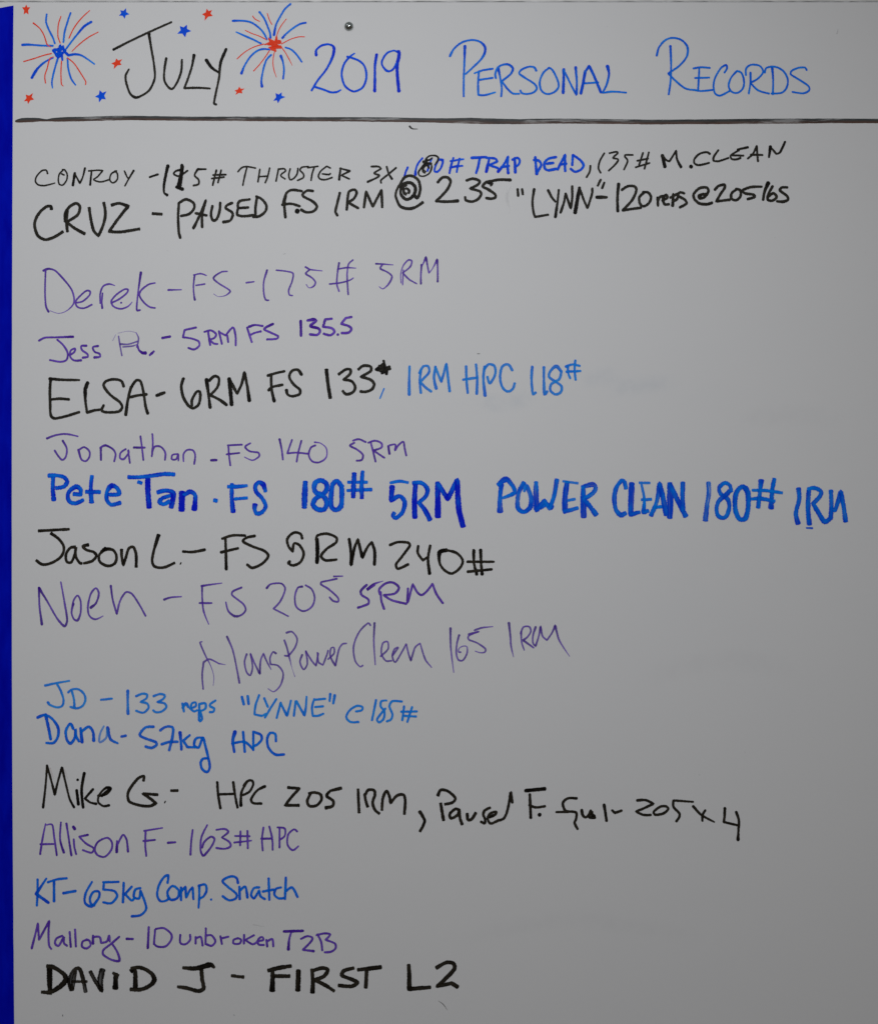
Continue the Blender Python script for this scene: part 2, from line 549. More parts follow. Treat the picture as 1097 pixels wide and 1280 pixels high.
50,635:1.1 90,615 170,612:1 283,608:1.3
175,628 215,665 245,715 240,765 200,780 125,768
260,735:1.1 290,715 298,690 270,700 262,740 290,770 338,770:1.2
375,670:1.2 340,672 345,700 380,725 385,745 350,752:1.2
455,672:1.2 420,680 430,710 465,725 468,745 430,750:1.4
W purple 1.8 .38
555,635:.6 575,595:.6
590,585:.5 660,570:.5 715,580:.6
W purple 2 .62
595,605 605,670 618,738:1
715,580:.6 732,620 720,680
605,658:1.2 660,660 725,640
625,678 690,672 725,660:.6
W purple 2.5 .92
725,670:1 735,700 760,720:1.5! 778,720:2
808,735:1.1 825,720:1.3 837,708:1
895,617:1.3 948,607:1.2
T 200 310 5.485
W purple 2.5 .9
20,617:1.2 72,607
248,545:1.1 170,562! 158,612! 215,620 265,640 270,670 235,695 195,685
330,570 345,665:1.1
305,575 350,565 385,590 375,615 340,628! 370,655 395,658
405,570 425,658
405,575 450,600! 500,545 518,600 520,668
462,600 468,645
W purple 2.6 .95
598,545 612,590 630,645
610,540:1.2 650,528 705,535
615,598 655,580 692,572
775,520:1.2 715,555:1.1 760,580 810,605 800,622 735,627
965,500:1.3 967,602:1.2
T 360 310 5.485
W purple 3 .97
133,497 180,490:1.4 195,500! 155,535:1.2 205,550:1.2 220,570 200,595 150,592
300,485 255,490! 240,540! 300,550 318,575 290,598 245,588
435,473 395,480! 365,520! 415,535 435,555 415,580 368,583
340,593:1.1 342,594:1.1
L entry
T 50 440 5.485
W black 3.41
75,185:1.2 70,260 72,350 75,430 100,455 180,440 270,412:1
68,183:1.2 150,190 272,192:.8
80,325 140,320 200,325
328,212:1.4 312,260:1.4 315,350 325,415! 375,400 415,395
575,235:1.1 560,200 510,187 455,200 438,230 480,290 550,345 565,380 540,408 460,413 425,400 438,365
590,430:1 600,350 625,250 660,195 690,200 710,270 725,370 740,420:1.2
590,430:1.2 605,320 625,240
620,310 670,298 732,290
802,298:1.3 855,278
985,182:1.1 970,230 985,310 1020,370 1050,383
T 210 440 5.485
105,185:1.1 92,240 105,310 145,370 175,385 210,360 222,310 218,270 195,275 165,330 165,365
265,190:1.5 280,300 290,380:1.2
285,195:1.2 320,165 350,180 340,240 290,295! 350,325 402,362:1.2
420,185:1.5 430,280:1.4 437,360:1.4
422,190:1.3 475,285! 505,220 525,140:1.2! 545,240 558,332:1.4
708,160 710,250 728,335:1.2
685,162:1.2 740,145 798,132
690,262:1.1 715,240 785,225
915,155:1.2 890,122 850,130 832,170 860,220 905,260 900,290 850,303 820,290 812,262:1.2
T 370 440 5.485
W black 3.63
208,118:1.3 218,210:1.2 235,318:1.2
290,155 340,120 372,120 370,150 325,190! 380,200 405,240 390,275 345,290 318,265
425,122 460,95 510,100 512,130 445,170! 510,190 535,220 520,255 480,272 438,270
W black 3.30
548,120:1.2 600,80! 590,145:1.4! 640,100
560,120:1.6 630,110:1.5
570,95 620,135:1.4
600,60 620,150:1.2
575,130 645,115
W lightblue 1.9 .85
603,250 575,318
W lightblue 3.2 .8
778,98:.9 775,180 775,292:1.2
855,125 848,200 855,280
845,145 870,100 905,98 910,140 850,205! 890,245 925,270:1.1
955,100 945,180 960,250:1.2
955,105 995,205! 1030,80! 1040,170 1052,268:1.1
T 540 440 5.485
232,98 235,190 243,280
300,85:1 308,180 305,285:1.2
212,190 310,175:1
360,100:1.1 350,180 362,298:1.3
355,120 385,85 425,95 432,150 395,215 378,170:.9
548,125 520,85 480,100 465,170 480,240 515,270 550,255 565,215
685,102:1.2 680,190 690,290 708,278
765,105:1.1 765,200 770,290:1.2 788,270
880,130 850,98:1.4 810,130 800,170 840,200 885,235 880,275 845,290 810,265 815,220 870,185 885,130
W lightblue 2.8 .9
980,58 975,120 982,190
930,95 930,140 945,180
915,100:1.2 960,85 1010,95
920,135:1.2 1015,130
L entry
T 50 440 5.485
W purple 2.3 .85
50,592:1.3 110,570 180,562 262,578:.8
158,608:1.2 185,660 180,715 155,740 125,710 103,675
265,670:1.3 285,735 315,748 340,720 340,680 305,652 270,670
418,655:1.3 420,740:1.1
415,655 450,640:1.2 500,665 520,700 510,750
590,665 555,690 550,725 575,735 610,690 605,670! 618,760:1
645,655:1.3 720,655:1
690,578:1.1 700,650 710,740
772,562:1 775,640 768,715
772,680 790,648 830,650 860,690 858,740
945,700 910,705 905,735 935,735 948,700 950,745:.9
985,750:.8 985,700 1010,672 1050,675 1065,710 1058,768
T 210 440 5.485
297,742:1.4 333,741:1.3
415,650 418,700 428,778
410,640:1.1 508,635:1
402,702:1.1 490,692
565,625:.9 530,650:1.1 560,680 620,690 625,715 580,742:.8 525,720:.6
765,598:1.3 780,670 788,738:1
850,602 830,660 818,695! 880,690 965,698
915,608 895,680 882,752
1010,640:1.1 980,655 965,705 990,750 1040,755 1085,720:.8 1085,660:.7 1045,625:.6 1005,618:.9
T 370 440 5.485
W purple 2.4 .85
390,608:.9 430,598:1.1 478,618
400,622 370,642:1.1 420,670 458,705 450,740 415,745
512,620 530,690 545,752
495,622 540,608 585,625 585,655 530,675:1.1! 605,725
632,645:1.2 640,698:1.2
640,640 680,635 678,675:1.1! 700,640 735,615:1 742,650 755,710
L entry
T 50 580 5.485
W strongblue 5 .97
92,90 90,170 97,250:1.2
58,80 110,78 165,90 188,120:1.1 165,155 110,165
230,205 280,210! 280,175 250,155:1.2 205,185 192,225 210,262 250,268 300,245
358,80:.9 350,160 355,265:1.2
315,190 415,192
470,210 545,205 525,160 490,150:1.3 462,190 460,245 490,278 555,265
605,90:1 680,90 770,80 860,68 925,72
740,100:1.3 742,200:1.3 750,300:1.3
672,122:.9 700,132:.9
805,195 860,182 915,200:1.2 900,300:1.3
900,215 840,235 820,260 850,275 890,255
975,190:1.5 972,320:1.6
985,215 1030,190:1.2 1065,215 1058,315:1.6
T 230 580 5.485
W strongblue 5 .97
205,248 228,252
330,135 328,230 338,330:1.3
300,155:.9 360,155 435,148:.7
345,240:.8 435,232:.8
560,190:.9 545,140:1.3! 515,125 490,150 495,190 540,240 560,290 535,330 500,340 485,310 488,275:1.3
T 230 580 5.485
W strongblue 6 .97
832,120 828,210:1.2 825,300:1.1
930,215 895,180 900,130 940,112 978,140 970,190 900,240 885,280 915,310 960,310 978,270 960,225 920,200
1085,160 1050,118 1020,140 1008,220 1010,290 1040,315 1075,290 1082,220 1082,165
T 430 580 5.485
W strongblue 5 .97
70,62:1.2 62,230:1.1
128,48:.9 120,140 122,235:1.1
25,125:.8 160,125:.8
20,182:.8 190,175:.9
315,130:.7 380,118:.8 440,128:.7
330,150:1.3 322,250:1.2! 380,220 415,260:1.2 400,330 355,370 335,355 345,332
490,130:1.1 482,250:1.3 485,370:1.3
470,130:1 530,130 570,170:1.1 560,220 510,265! 550,310:1.2 590,385:1.2
640,125:1.2 642,250:1.4 642,365:1.5
640,130:1.2 710,240:1.2! 775,110:1.2! 785,300:1.4 815,430:1.3
T 600 580 5.485
W midblue 5.2 .98 .5
145,140:1.2 135,230:1 135,330:1.4
120,145:1 175,105:1.3 215,140:1 235,195 150,235:.7
300,125:1.1 262,200 258,300:1.1 300,328 345,290:1.2 345,220 315,150 300,190:.6
382,122 382,220:1.3 385,315:1.3! 440,250! 475,305! 505,220 525,105:1.1
495,300:1.3 455,280 410,300
595,120:1.2 580,230:1.3 580,320:1.3
565,118:.6 670,132:.6
600,250:.7 650,240:.7
570,325:1.2 620,315 670,300:.8
705,150 705,250:1.3 708,365:1.4
695,160:1 770,140:1.2 790,165 770,200 710,240! 750,290:1.1 795,350:1.2
T 750 580 5.485
W midblue 5.2 .99 .45
175,170:1 165,125 145,115 110,160 95,230:1.1 105,310 140,350:1.2 175,335
215,130:1.3 210,240:1.4 208,345:1.2! 270,330:.9
265,128:.6 340,130:.6
280,135:.6 300,240:.7 295,330:1.1! 330,320
280,245:.7 350,242:.8
345,355:1.1 385,260:.9 405,135:1.2! 430,240:1.2 450,350:1.2
360,300:.8 430,290:.8
475,130:1.2 478,250:1.5 475,370:1.3
475,140:1.2 530,250:1.2 585,360:1.2
565,125:1.1 562,220:1.1 565,320:1.2
W midblue 5.5 .9 1.3
740,125:1 742,200:1 730,280:1 718,388:1.2
W midblue 5.1 .98 .4
895,190:1 885,145 850,130 815,160 820,200 870,240:1.1 882,300 855,365 810,360 795,310 810,255 860,210:1.2 885,185:1.2
W midblue 6 .97
1005,180 970,155 930,200 922,300 950,375 990,375 1010,310 1010,200:1.1 990,160
T 897 580 5.485
W midblue 5.2 .99 .4
295,110:1.3 285,200:.9 273,300:1.1
385,100:1 370,180 362,305:1.3
232,180:.7 330,182:.8 440,198:.7
218,240:.7 300,238 388,256:.8
550,165:1.1 555,240 532,340 548,410:1.3
620,180:1.1 615,300:1.1 625,415:1.3
612,172:.8 660,165 705,190:1 690,230 650,270! 690,340:1.1 730,395:1.2 770,370:1.1! 775,280:1 772,180:1
772,300:.9 800,315 840,190:1.1! 860,300 872,395:1.2
W midblue 2.2 .8
606,438:1.1 645,440:1.2
L entry
T 30 640 5.485
W blackbold 3.52
100,130:1.1 200,124 313,118
185,145:1.2 240,185 275,240 260,300 200,345 130,360 85,330
355,240:1.2 320,245 290,290 295,340 325,345 350,290 358,240 355,300 385,350 400,352
445,225:1.3 405,235 430,260 480,275 498,300 470,335 410,352
565,250:1.6 540,270 515,300 525,345 580,370 625,350 635,300 610,260 555,255:1.3 530,275
670,255:1.2 672,310 682,365! 700,310 720,250 750,240 770,290 770,378:1.2
925,155:1.4 890,270 880,340 900,375 960,380 1035,348
1074,352:1.1 1076,353:1.1
T 230 580 5.485
W blackbold 3.41
-5,600 60,603 142,588:1.2
285,515 288,620 290,720:1.2
262,512:.9 330,490 420,490
255,605:1.1 310,592 370,578
485,493:1.1 430,505 405,530 470,565 550,595 578,630 540,680 470,712 435,690
810,510:1.1 800,480 755,470 710,510 715,560 745,600! 755,545:.9 790,555 820,610 800,670 750,695 715,680 725,668
912,515:1.3 915,600:1.5 912,675:1.4
905,520:.9 915,490 980,478 1045,505 1040,540 980,580 940,630 970,660 1045,655
T 430 580 5.485
W blackbold 3.30
35,515:1.2 48,610:1.1 48,690:1.4! 70,580:1.1 95,515:1! 125,640:1.3! 160,570 190,535! 210,600:1.2 208,688:1.2
315,555:1.1 370,535 440,540 450,560 400,630 355,690 370,718 438,688:1.1
508,562:1 505,610 540,660! 570,640
590,560:1.1 575,650 585,750:1.4
700,590:1.5 655,605:1.6 655,680 690,730 740,750 795,710 812,660 770,610 700,590
888,592:1.3 890,680 908,755:1.3
935,590:1.3 938,680 945,755:1.3
845,670:1 1025,670:.9
848,738:1.1 1010,722:1
L entry
T 30 640 5.485
W purple 2.3 .8
105,520:1.4 108,640 125,770:1.4
105,520:1.5 160,610 230,730 280,782:1.3 298,740:1.2 280,620 255,480:.8
340,628:1.4 328,690 345,735 370,742:1.2 390,690 390,610 370,572:.9 345,600 335,640
460,655:1.7 495,625:1.1 515,560 495,522 460,560 440,650 450,710 490,735 545,712:.5
597,505:1.3 610,600 638,700:1.1! 660,610 700,550 740,560 790,630 835,712:1
962,600:1.4 1010,585 1080,580:.7
T 200 700 5.485
W purple 2.2 .8
290,180:1.2 290,250 300,350 335,440:.6
285,178:1.2 350,168 425,158:.6
272,295:1.2 355,295
560,188:1.1 500,215:1.1 495,240 570,300 588,340 560,375 515,385:1.4 470,350 452,288:.8
732,192:1.4 760,165 830,160 857,190 850,230 820,290 778,333! 880,385:.8
975,182:1.3 945,190 925,250 935,320 985,350 1040,320 1060,260 1040,200 998,172
T 380 700 5.485
205,112:1.1 265,110:.7
225,128:1.1 120,150! 115,165:1.1 170,200 230,255 235,285 200,280 175,255
W purple 2.8 .88
540,145:.4 480,165:1 430,205:1.3 480,170:1.2
430,170 390,210:1.2 395,240 440,270 440,300 370,327:1.1
525,220 530,280 548,335:1.1
520,235 515,200 560,160 610,155:1.1 650,190:1.1 620,230 545,240! 600,275 700,300:1.1
712,195 708,290:1.2
712,285 745,165:1! 775,220 805,240 840,215 880,162:1! 905,230 950,295:1.1
L entry
T 200 700 5.485
W purple 2.15 .68
290,560:.7 275,565 310,650 350,730:.6 370,800:.5 365,862:.4
405,710:.9 340,680:1 300,700:1.2! 290,790 297,885:1
405,710:.9 450,718:.4
460,525:1.3 500,620 530,760 545,842:1.2
595,645:1.2 580,700 595,770 620,790 635,730 620,640! 650,710 685,780:1.3! 690,690 710,640! 730,690 762,750:.6
795,640:1.3 775,630 755,670 758,715! 810,725 845,780 825,860 780,902:.7 742,882:.6
853,550:1.1 870,600 885,660 905,740:.4 925,800:.5
868,498:1.3 905,492 940,540 925,600 880,655:1.2 855,655
975,650:1.2 960,700 985,750 1010,710 1000,625:1.1
1000,625 1040,690 1070,725! 1085,640
T 380 700 5.485
92,635 100,700 130,720! 160,640 165,620
165,680 205,640 205,600:.9 185,605 180,660 215,725:1.2! 240,610 265,575 290,572:.9
455,448:1 440,432 380,490 340,590 350,690 385,732:.8 402,722
483,432:1.3 478,560 488,718:.7
525,660:1.1 575,610 572,560:.9 540,570 530,640 560,690 600,690
605,655:1.1 645,600 620,610 605,660 625,700 670,630 700,575! 715,640 732,690:1.2! 760,600 795,570:.8! 830,680 873,735:.7
1003,468:1.4 1005,600 1025,770:.6
T 540 740 5.485
W purple 2.15 .7
185,295:1.3 170,350 165,420 180,465 210,468 238,420 238,375:.7 215,370:.7 185,385:.6 180,410:.9 195,412
290,262:1.2 340,245 415,237:.6
250,290:1.3 320,270! 250,300 250,325 310,350 365,390 360,412 330,416:.7 295,405:.6
525,212:1.5 535,300:1.1 540,370 557,445:.5
610,270 612,340 630,398:.8
605,285 625,240 665,238 675,270 650,310 622,330:1.4! 695,382:.9
708,240:1.4 690,300 690,350 708,370:1.2! 730,300 742,235:1.3! 755,300 785,330! 820,280 842,228:1.4! 870,330 940,440:.5
L entry
T 40 840 5.485
W lightblue 2.8 .85
92,92:1.1 170,75 258,60:.8
175,85 200,130 218,190 210,230 175,242 125,225 112,208:1.2
250,140 275,120 320,118 358,150 368,190 350,230 310,248 265,238
275,130 290,190 292,240:1.2
475,190:1 550,182
658,128:1.4 658,200:1.1 660,285:1.4
715,165:1.1 760,148 790,155 785,180 745,205! 790,215 800,245 765,278 715,265
835,165:1.1 880,150 912,160 900,185 860,205! 910,215 922,240 890,270 850,275 832,262
T 200 840 5.485
W lightblue 3 .9
155,215 165,270
155,245 180,215:1.2 195,240
205,250 245,235 245,210 220,215 212,250 235,270 255,262
270,225 270,330:1.3
270,220 310,215 312,250 275,270
270,250 290,320 275,338
382,195:.9 345,220 345,235 372,250 365,272 342,275
W lightblue 2.8 .9
562,170:1.2 575,222:1.2
602,165:1.2 608,220:1.2
680,158:1 655,230 648,290! 700,300 725,285:.8
715,180:1.1 740,240
798,185 760,245 720,312:1
828,210:1.1 800,315:1
828,215 870,300:1.2! 885,250 898,195:.9
930,200 918,300:1.1
935,200:1.1 990,298:1.1! 1000,240 1005,168:.8
T 370 840 5.485
125,185:1 110,240 115,300! 150,300 188,285
128,190 200,183
130,240 185,235
235,150:1.2 230,200
265,160:1.3 255,215
410,270:1 450,262 455,240 415,232 365,265 345,310 375,342 428,342
548,192:1 535,260 520,330
620,195:.9 585,200 580,235 605,270 600,320 570,345 555,325 590,275 612,250
725,202:1 660,200 640,235 660,290 650,325 622,338
740,235:1.1 728,330
795,240 762,342
720,272 828,270
735,300 822,305
L entry
T 40 840 5.485
W midblue 3.3 .92
95,292:1.2 115,380:1.1 130,460:1.1
40,312:1.1 90,295 140,320 180,380:1.1 180,440 150,485 100,485:.9
285,390 265,355 235,400 240,460 265,490:1.1 295,450 300,390:1 305,440 325,475
335,385 345,480:1.3
340,410 390,375 420,410 425,470:1.2
W lightblue 2.6 .55
495,370:.8 470,420 465,480:1 510,450 515,390:.8
W midblue 3.3 .85
520,380:1.2 540,460:1.1 590,488:.8
615,442 645,436
835,375 780,380 740,430 780,455 850,480 855,500 820,520 780,510
880,400 920,375 965,380 965,440 942,535:1
890,495:1 940,480 1000,478
T 200 840 5.485
W midblue 3.2 .92
138,415:1.4 145,480 148,530:1.1
205,432:.9 160,470:1! 190,515! 245,515:.9
295,450:.9 250,455 235,500 265,518 295,450 310,500 330,580 342,650 325,685 290,665 280,620 295,595 330,590
515,410:1.5 500,470:1.2 510,548:1
570,410 582,548:1
495,490 580,480 640,530
640,410:.9 640,535:1
640,410 690,430 698,460 670,495 640,510
795,475:1 790,425 755,418 735,460 745,520 790,565 850,565:1.1
L entry
T 40 940 5.485
W blackbold 2.73
105,92:1 95,230 78,380:1.2
105,92:1.1 135,200 158,292:1.2! 180,200 207,105:1.2! 230,200 260,320 290,378:1.2
308,262:1.3 320,358:1.4
314,190:1.3 316,191:1.3
360,145:1.4 342,260:1.3 352,380:1.3
420,255:1.2 365,318:1.2! 400,345 442,355:1.3
455,300:1.2 510,290 540,250:1.4 510,245:1.2 465,290 455,340 490,370 530,365:1.3
525,262:1.4 480,300:1.3
W blackbold 3.56
765,200:.9 768,165 730,180 680,240 658,290 670,340 740,365 810,370 852,350:1.1! 800,310 760,285! 865,292:1
912,342:1 914,343:1
952,265 1003,264
T 210 950 5.485
W blackbold 3.09
338,152:1.1 345,240 360,330:1.1
448,152:1.1 460,240 477,325:1.1
345,235 455,232
545,145 505,220 500,312:1.3
515,240 560,215 585,165 575,140 545,145 520,175
665,180:1.2 610,210 570,270 585,295 640,298:1.1
W blackbold 3.56
820,188:1.1 900,195! 850,250 803,310! 900,310:1.1
965,232:1.2 1000,222 1045,235 1052,270 1020,310 970,315 955,280 975,235
T 370 950 5.485
312,192:1.2 235,210! 210,245 255,280 250,315 200,328:1.2
425,198 428,280 432,362:1
470,230 478,280 492,322:1.1
475,235 495,205 535,208 540,240 525,290 540,340 572,368:1
588,345 595,260 620,212 640,250 648,295! 690,245 735,238 748,280 742,372
845,350:1.1 880,410:1.1 870,450 848,490:1
T 540 960 5.485
38,190:1.2 60,150 110,160 158,205 140,235 85,248:1
58,240:1.1 78,360:1.1
190,290 160,280 120,315 130,345 175,320 185,290 190,340 205,388:1.2
240,310:1.1 245,355 270,350 300,305:1.1
W blackbold 3.32
395,272 360,290 350,320 362,350 360,378 335,368
390,335:1.2 430,320 440,300 400,310 380,345 400,380 450,360 490,345 515,290 538,165:1.1! 548,235:1
640,155:1.3 770,142:1.4
668,180 675,340:1.1
665,255:1 710,270 772,262
734,320:1.5 736,321:1.5
988,208:1.1 930,208 895,240 910,290 940,300:1! 850,302:.9
930,298 985,305 985,350:1 975,375 995,418
1024,288:1.1 1030,322:1.1 1050,338 1072,322 1086,292
T 750 960 5.485
W blackbold 3.21
25,252:1.2 33,300:1.1 42,362:1.1
-55,302 -78,320 -72,338:1.2 -38,340:1.2
-60,316:1.2 -42,330:1.2
80,290 100,308:1.1! 145,292:1
252,222:1.1 310,220 362,245:1.1! 300,275 245,298! 290,320 345,322:1
450,262 410,265 365,300 375,320 430,312 465,280 450,262
635,232:.8 500,222:1! 500,265 540,310 540,335 520,365:1
635,262:1.1 690,320 780,370:.7
718,290 700,320 698,362:1
852,275:1.2 850,330 845,370! 950,395
930,302:1.2 948,360 945,430 942,492:1.3
L entry
T 40 940 5.485
W purple 2.4 .92
95,492:.7 75,590 58,700:1.1
100,500:.7 140,498:.9 155,590 172,708
60,632:1.1 150,630
200,482:1 195,600 220,688:1.3
238,490:1.1 255,600 272,708:1.2
285,512:1.5 295,528:1.4
288,598 292,650 305,700
385,568:1.2 325,580! 370,625 425,660 410,690 350,672:1
480,600:.9 520,588 550,620 545,670 500,718 450,705 432,665 450,620 485,595
585,610 582,685:1.5
585,640 625,568 650,600 660,682:1.2
780,545:1 778,640 785,712:1
770,540 895,520:.8
765,610:1.1 845,602
932,622:1.2 985,618
T 210 950 5.485
170,478 160,560 155,648:1.1
270,445:.9 230,530 225,620 245,655:1.2 300,590 320,540 295,525 250,560 235,600
332,478 390,472 415,492 370,530! 420,560 430,590 390,608 332,602
498,488 495,585
545,485 548,605
460,520:.9 560,522
455,565 572,552:.8
655,462 645,540 650,620
695,455 715,540 718,615
640,540:1.2 710,538:1.1
765,465 765,600
750,462 800,470 800,520 765,548
885,490:1.1 865,475 825,510 820,580 855,618 895,590:.8
L entry
T 30 1080 5.485
W midblue 3 .92
95,105 95,190 90,285
155,100:.9 85,205:1.3! 170,265:1.2
165,125:1 230,105 295,98
208,120:1.1 208,255:1.1
272,200:1.2 355,185:1.1
468,122:.9 425,200 420,265 465,290:1.2 515,230 515,190 480,190 455,230 460,270 485,285
545,125:1 650,122
550,125:1! 545,175! 620,185 640,220 600,268 545,262
685,128:1 680,262:1.1
740,155 695,205:1! 740,250 760,230:1
800,165 765,175 755,225 790,235 800,180! 830,260 838,310 800,350 740,358:1.1
985,130:1 990,78 960,90 925,150 915,215 940,255 990,240 985,190 1020,150 1060,180 1055,230 1010,245 985,215
T 190 1080 5.485
200,160 200,248
200,190 230,155! 235,230! 260,180 280,160! 285,240
325,145 325,220 320,300:.8
320,150 365,140 375,180 355,220 325,238
405,243:.9 407,244:.9
590,130:1.1 580,95 540,85 485,115 520,155 580,205 575,235 530,248 485,220
600,155:1 602,240:1.1
605,180 640,155 655,230:1.1! 
735,160 700,165 680,210 700,235 735,180! 745,220 775,240
800,98:1 805,245:1
760,188 835,175
885,160 850,170 840,210 870,235 910,232
918,92:1 912,240:1
915,190 960,160 998,225:1.1
L entry
T 30 1080 5.485
W purple 2.6 .95
55,578:1.1 80,480 98,405:1! 105,520:1! 175,390:1.1! 170,480 175,560 190,582:.8
265,492 225,510 215,545 240,560 275,500 275,540 298,560
315,465:1 322,567:1.1
352,448 358,565
435,520 405,530 400,565 430,578 458,555 450,525 430,515
475,490 475,545:1.2
475,500 520,500 530,540! 570,530 585,490 590,530
655,498 600,545 545,590 545,620 600,655 655,662:1.2 640,600 605,545
705,512:1.2 748,513:1.1
857,432:1 850,575:1.2
900,450 892,550
905,445 960,440 1010,480 1010,520 970,565 915,565 892,545
T 190 1080 5.485
195,485 195,540 230,550 262,520 262,485
300,500 300,545:1.1
302,510 335,500 348,560:1
370,440 368,550:1
370,490 410,490 435,530 410,560 375,550
470,495 480,548:1.1
475,510 525,498
590,508 560,520 560,545 600,545 612,520 590,508
632,485 630,545:1.1
700,488 640,520:1! 690,550 720,535
720,530 765,520 755,500 730,515 730,550 768,555
785,520 790,565:1.1
790,530 825,515 832,565
905,462:1.3 1035,458:1.3
955,465 940,520 935,585:1.5
T 350 1120 4.388
115,235:1 150,220 178,230 165,255 125,295! 185,302:1.2
205,210 225,250 232,298
200,215 240,205 275,210 250,240! 300,260 305,285 280,305 245,308
L entry
T 30 1080 5.485
W blackbold 5.2
178,700:1.3 178,790:1.3 180,870:1.1
158,700:.9 200,705:1 270,750 290,790:1.3 260,830:1.2 190,875:1 122,878:.8
160,888:.5 192,890:.5
W blackbold 4.6 .93 .6
330,865:1.3 315,800:1.3 345,730:1.1 380,715 405,780:1.1 425,878:1
330,865:1 345,790 355,735
330,805:.8 435,805:.7
455,735:1 490,800:1.1 535,870:1.1! 525,800:1.5 540,722:1.5
W blackbold 4.8
632,750:1.1 628,855:1.5
610,745:.7 650,765:.8
735,735:1.3 760,720 765,790:1.2 765,855:1.2
735,715:.8 800,710 870,745 895,795:1.3 860,835 800,860 730,858
T 190 1080 5.485
212,710:.8 300,715:1.2 400,690:1.3 430,710:.7
340,720:1 345,790 355,850 320,870 240,850 175,840:.7
545,765:.8 630,775:.9
795,730:1 870,712:1.1 955,698:.9
828,730 825,870:1.5
830,768 945,768:1
1005,730:1.2 1000,868:1.3
T 350 1120 4.388
100,405:1.1 98,520:1.2
175,400:.9 180,470 178,530:1.3
180,410 230,395:1 262,405:1 240,440 190,460! 250,490 298,522:.8
405,395:.9 350,410 340,435 400,460 425,475:1 390,495 320,490:1
425,405:1 555,390:1.2
475,405:1 470,505:1
705,375:.9 708,430:1.1 708,510:1.2! 825,500:.9
855,395:1 910,365 950,370 955,400:1.1 900,460 860,495:1! 940,478! 975,500:1.1
L mark
T 440 140 6.856
W grey 1.6 .9
492,123:1.4 515,143 560,146:.7
T 500 180 5.485
W smudge 4 .13
765,285:.5 735,340:1 735,400:1.3 750,440:.8 745,480:.4
T 350 1120 4.388
W grey 1 .6
868,575:.6 895,595 916,625:.6
T 0 1180 10.97
W grey 1.2 .8
862,970:.8 864,990:.8
T 540 440 5.485
W grey 1.3 .6
310,12:.8 325,12:.8
T 800 0 3.69
W smudge 2 .4
910,135:.7 905,155:.8
T 190 1080 5.485
W smudge 2 .35
690,415:.6 770,430:.7
560,1035:1 566,1037:1
T 40 940 5.485
W smudgepink 4 .35
125,110:.8 150,180:.6
225,120:.8 245,180:.5
T 0 0 1
W smudge 1.2 .6
209,313:.8 210,314:.8
356,317:.8 357,317:.8
354,317:.8 355,318:.8
930,940:.6 931,941:.6
873,968:.8 874,969:.8
T 600 300 2.207
W hazeblue 26 .05
-10,440 60,450 150,430
280,385 330,380 380,372
350,410 450,400 540,388
W hazegrey 30 .03
700,500 880,480 1000,500
T 550 660 2.005
W hazegrey 34 .03
500,380 700,330 900,360
T 0 0 1
W hazegrey 26 .03
560,1180 700,1150 880,1170
"""

# ---------------------------------------------------------------- wall, board, edging, tape, screw
wall = slab("wall", -900, -900, 2000, 2100, -0.10, -0.012, m_wall); wall['kind'] = 'structure'

board = slab("whiteboard", -14, 2.3, 1700, 1900, -0.0118, 0.0, m_board, bev=0.0011)
board['label'] = "large white melamine whiteboard covered in handwritten marker entries"
board['category'] = "whiteboard"
# white edging strip above the board, its lower edge a little chipped
random.seed(4)
top = []; bot = []
x = -14.0
while x < 1700:
    bot.append((x, 1.9 + random.uniform(-.5, .25)))
    top.append((x, -40)); x += random.uniform(5, 16)
strip = wavy_prism("edging_strip", top + bot[::-1], -0.0118, -0.0006, m_trim, None, 0.0003)
strip['label'] = "scuffed white strip above the whiteboard along the top edge of the photo"; strip['category'] = "trim strip"

tape = []
for i in range(65):
    y = 7.0 + i * 21.5
    xe = 17.3 - 2.2 * math.sin(math.pi * min(1, max(0, y) / 1280)) ** .8 + 0.22 * mnoise.noise((0, y * .05, 3))
    if y > 900: xe += (y - 900) / 380 * 0.9
    tape.append((xe, y))
outl = [(-60, 17.5), (-20, 12.6), (0, 10.1), (8, 8.6)] + tape + [(-60, tape[-1][1])]
tp = wavy_prism("blue_tape", outl, 0.00005, 0.0006, m_tape, None, 0.00015)
tp['label'] = "deep blue vertical strip down the left edge of the whiteboard, cut aslant at the top"; tp['category'] = "tape"

# domed screw with a small cross recess
def lathe(name, cx, cy, prof, mat, parent=None, n=40):
    v = []; f = []
    for (r, d) in prof:
        for k in range(n):
            a = 2 * math.pi * k / n; v.append(P(cx + r * math.cos(a), cy + r * math.sin(a), d))
    m = len(prof)
    for i in range(m - 1):
        for k in range(n):
            f.append((i * n + k, i * n + (k + 1) % n, (i + 1) * n + (k + 1) % n, (i + 1) * n + k))
    v.append(P(cx, cy, prof[-1][1])); c = len(v) - 1
    for k in range(n): f.append(((m - 1) * n + k, (m - 1) * n + (k + 1) % n, c))
    o = mesh_obj(name, v, f, mat, parent, smooth=True)
    import bmesh
    bm = bmesh.new(); bm.from_mesh(o.data); bmesh.ops.recalc_face_normals(bm, faces=bm.faces); bm.to_mesh(o.data); bm.free()
    return o
R = 5.7
prof = [(R, 0.0001)] + [(R * math.cos(t), 0.0002 + 0.0042 * math.sin(t)) for t in [i * math.pi / 2 / 12 for i in range(0, 12)]]
sc = lathe("screw", 436, 33, prof, m_steel)
sc['label'] = "small shiny domed screw in the board above the blue year number"; sc['category'] = "screw"
rec = []
hw, hl = 0.32, 1.1
cross = [(-hw, -hl), (hw, -hl), (hw, -hw), (hl, -hw), (hl, hw), (hw, hw), (hw, hl), (-hw, hl), (-hw, hw), (-hl, hw), (-hl, -hw), (-hw, -hw)]
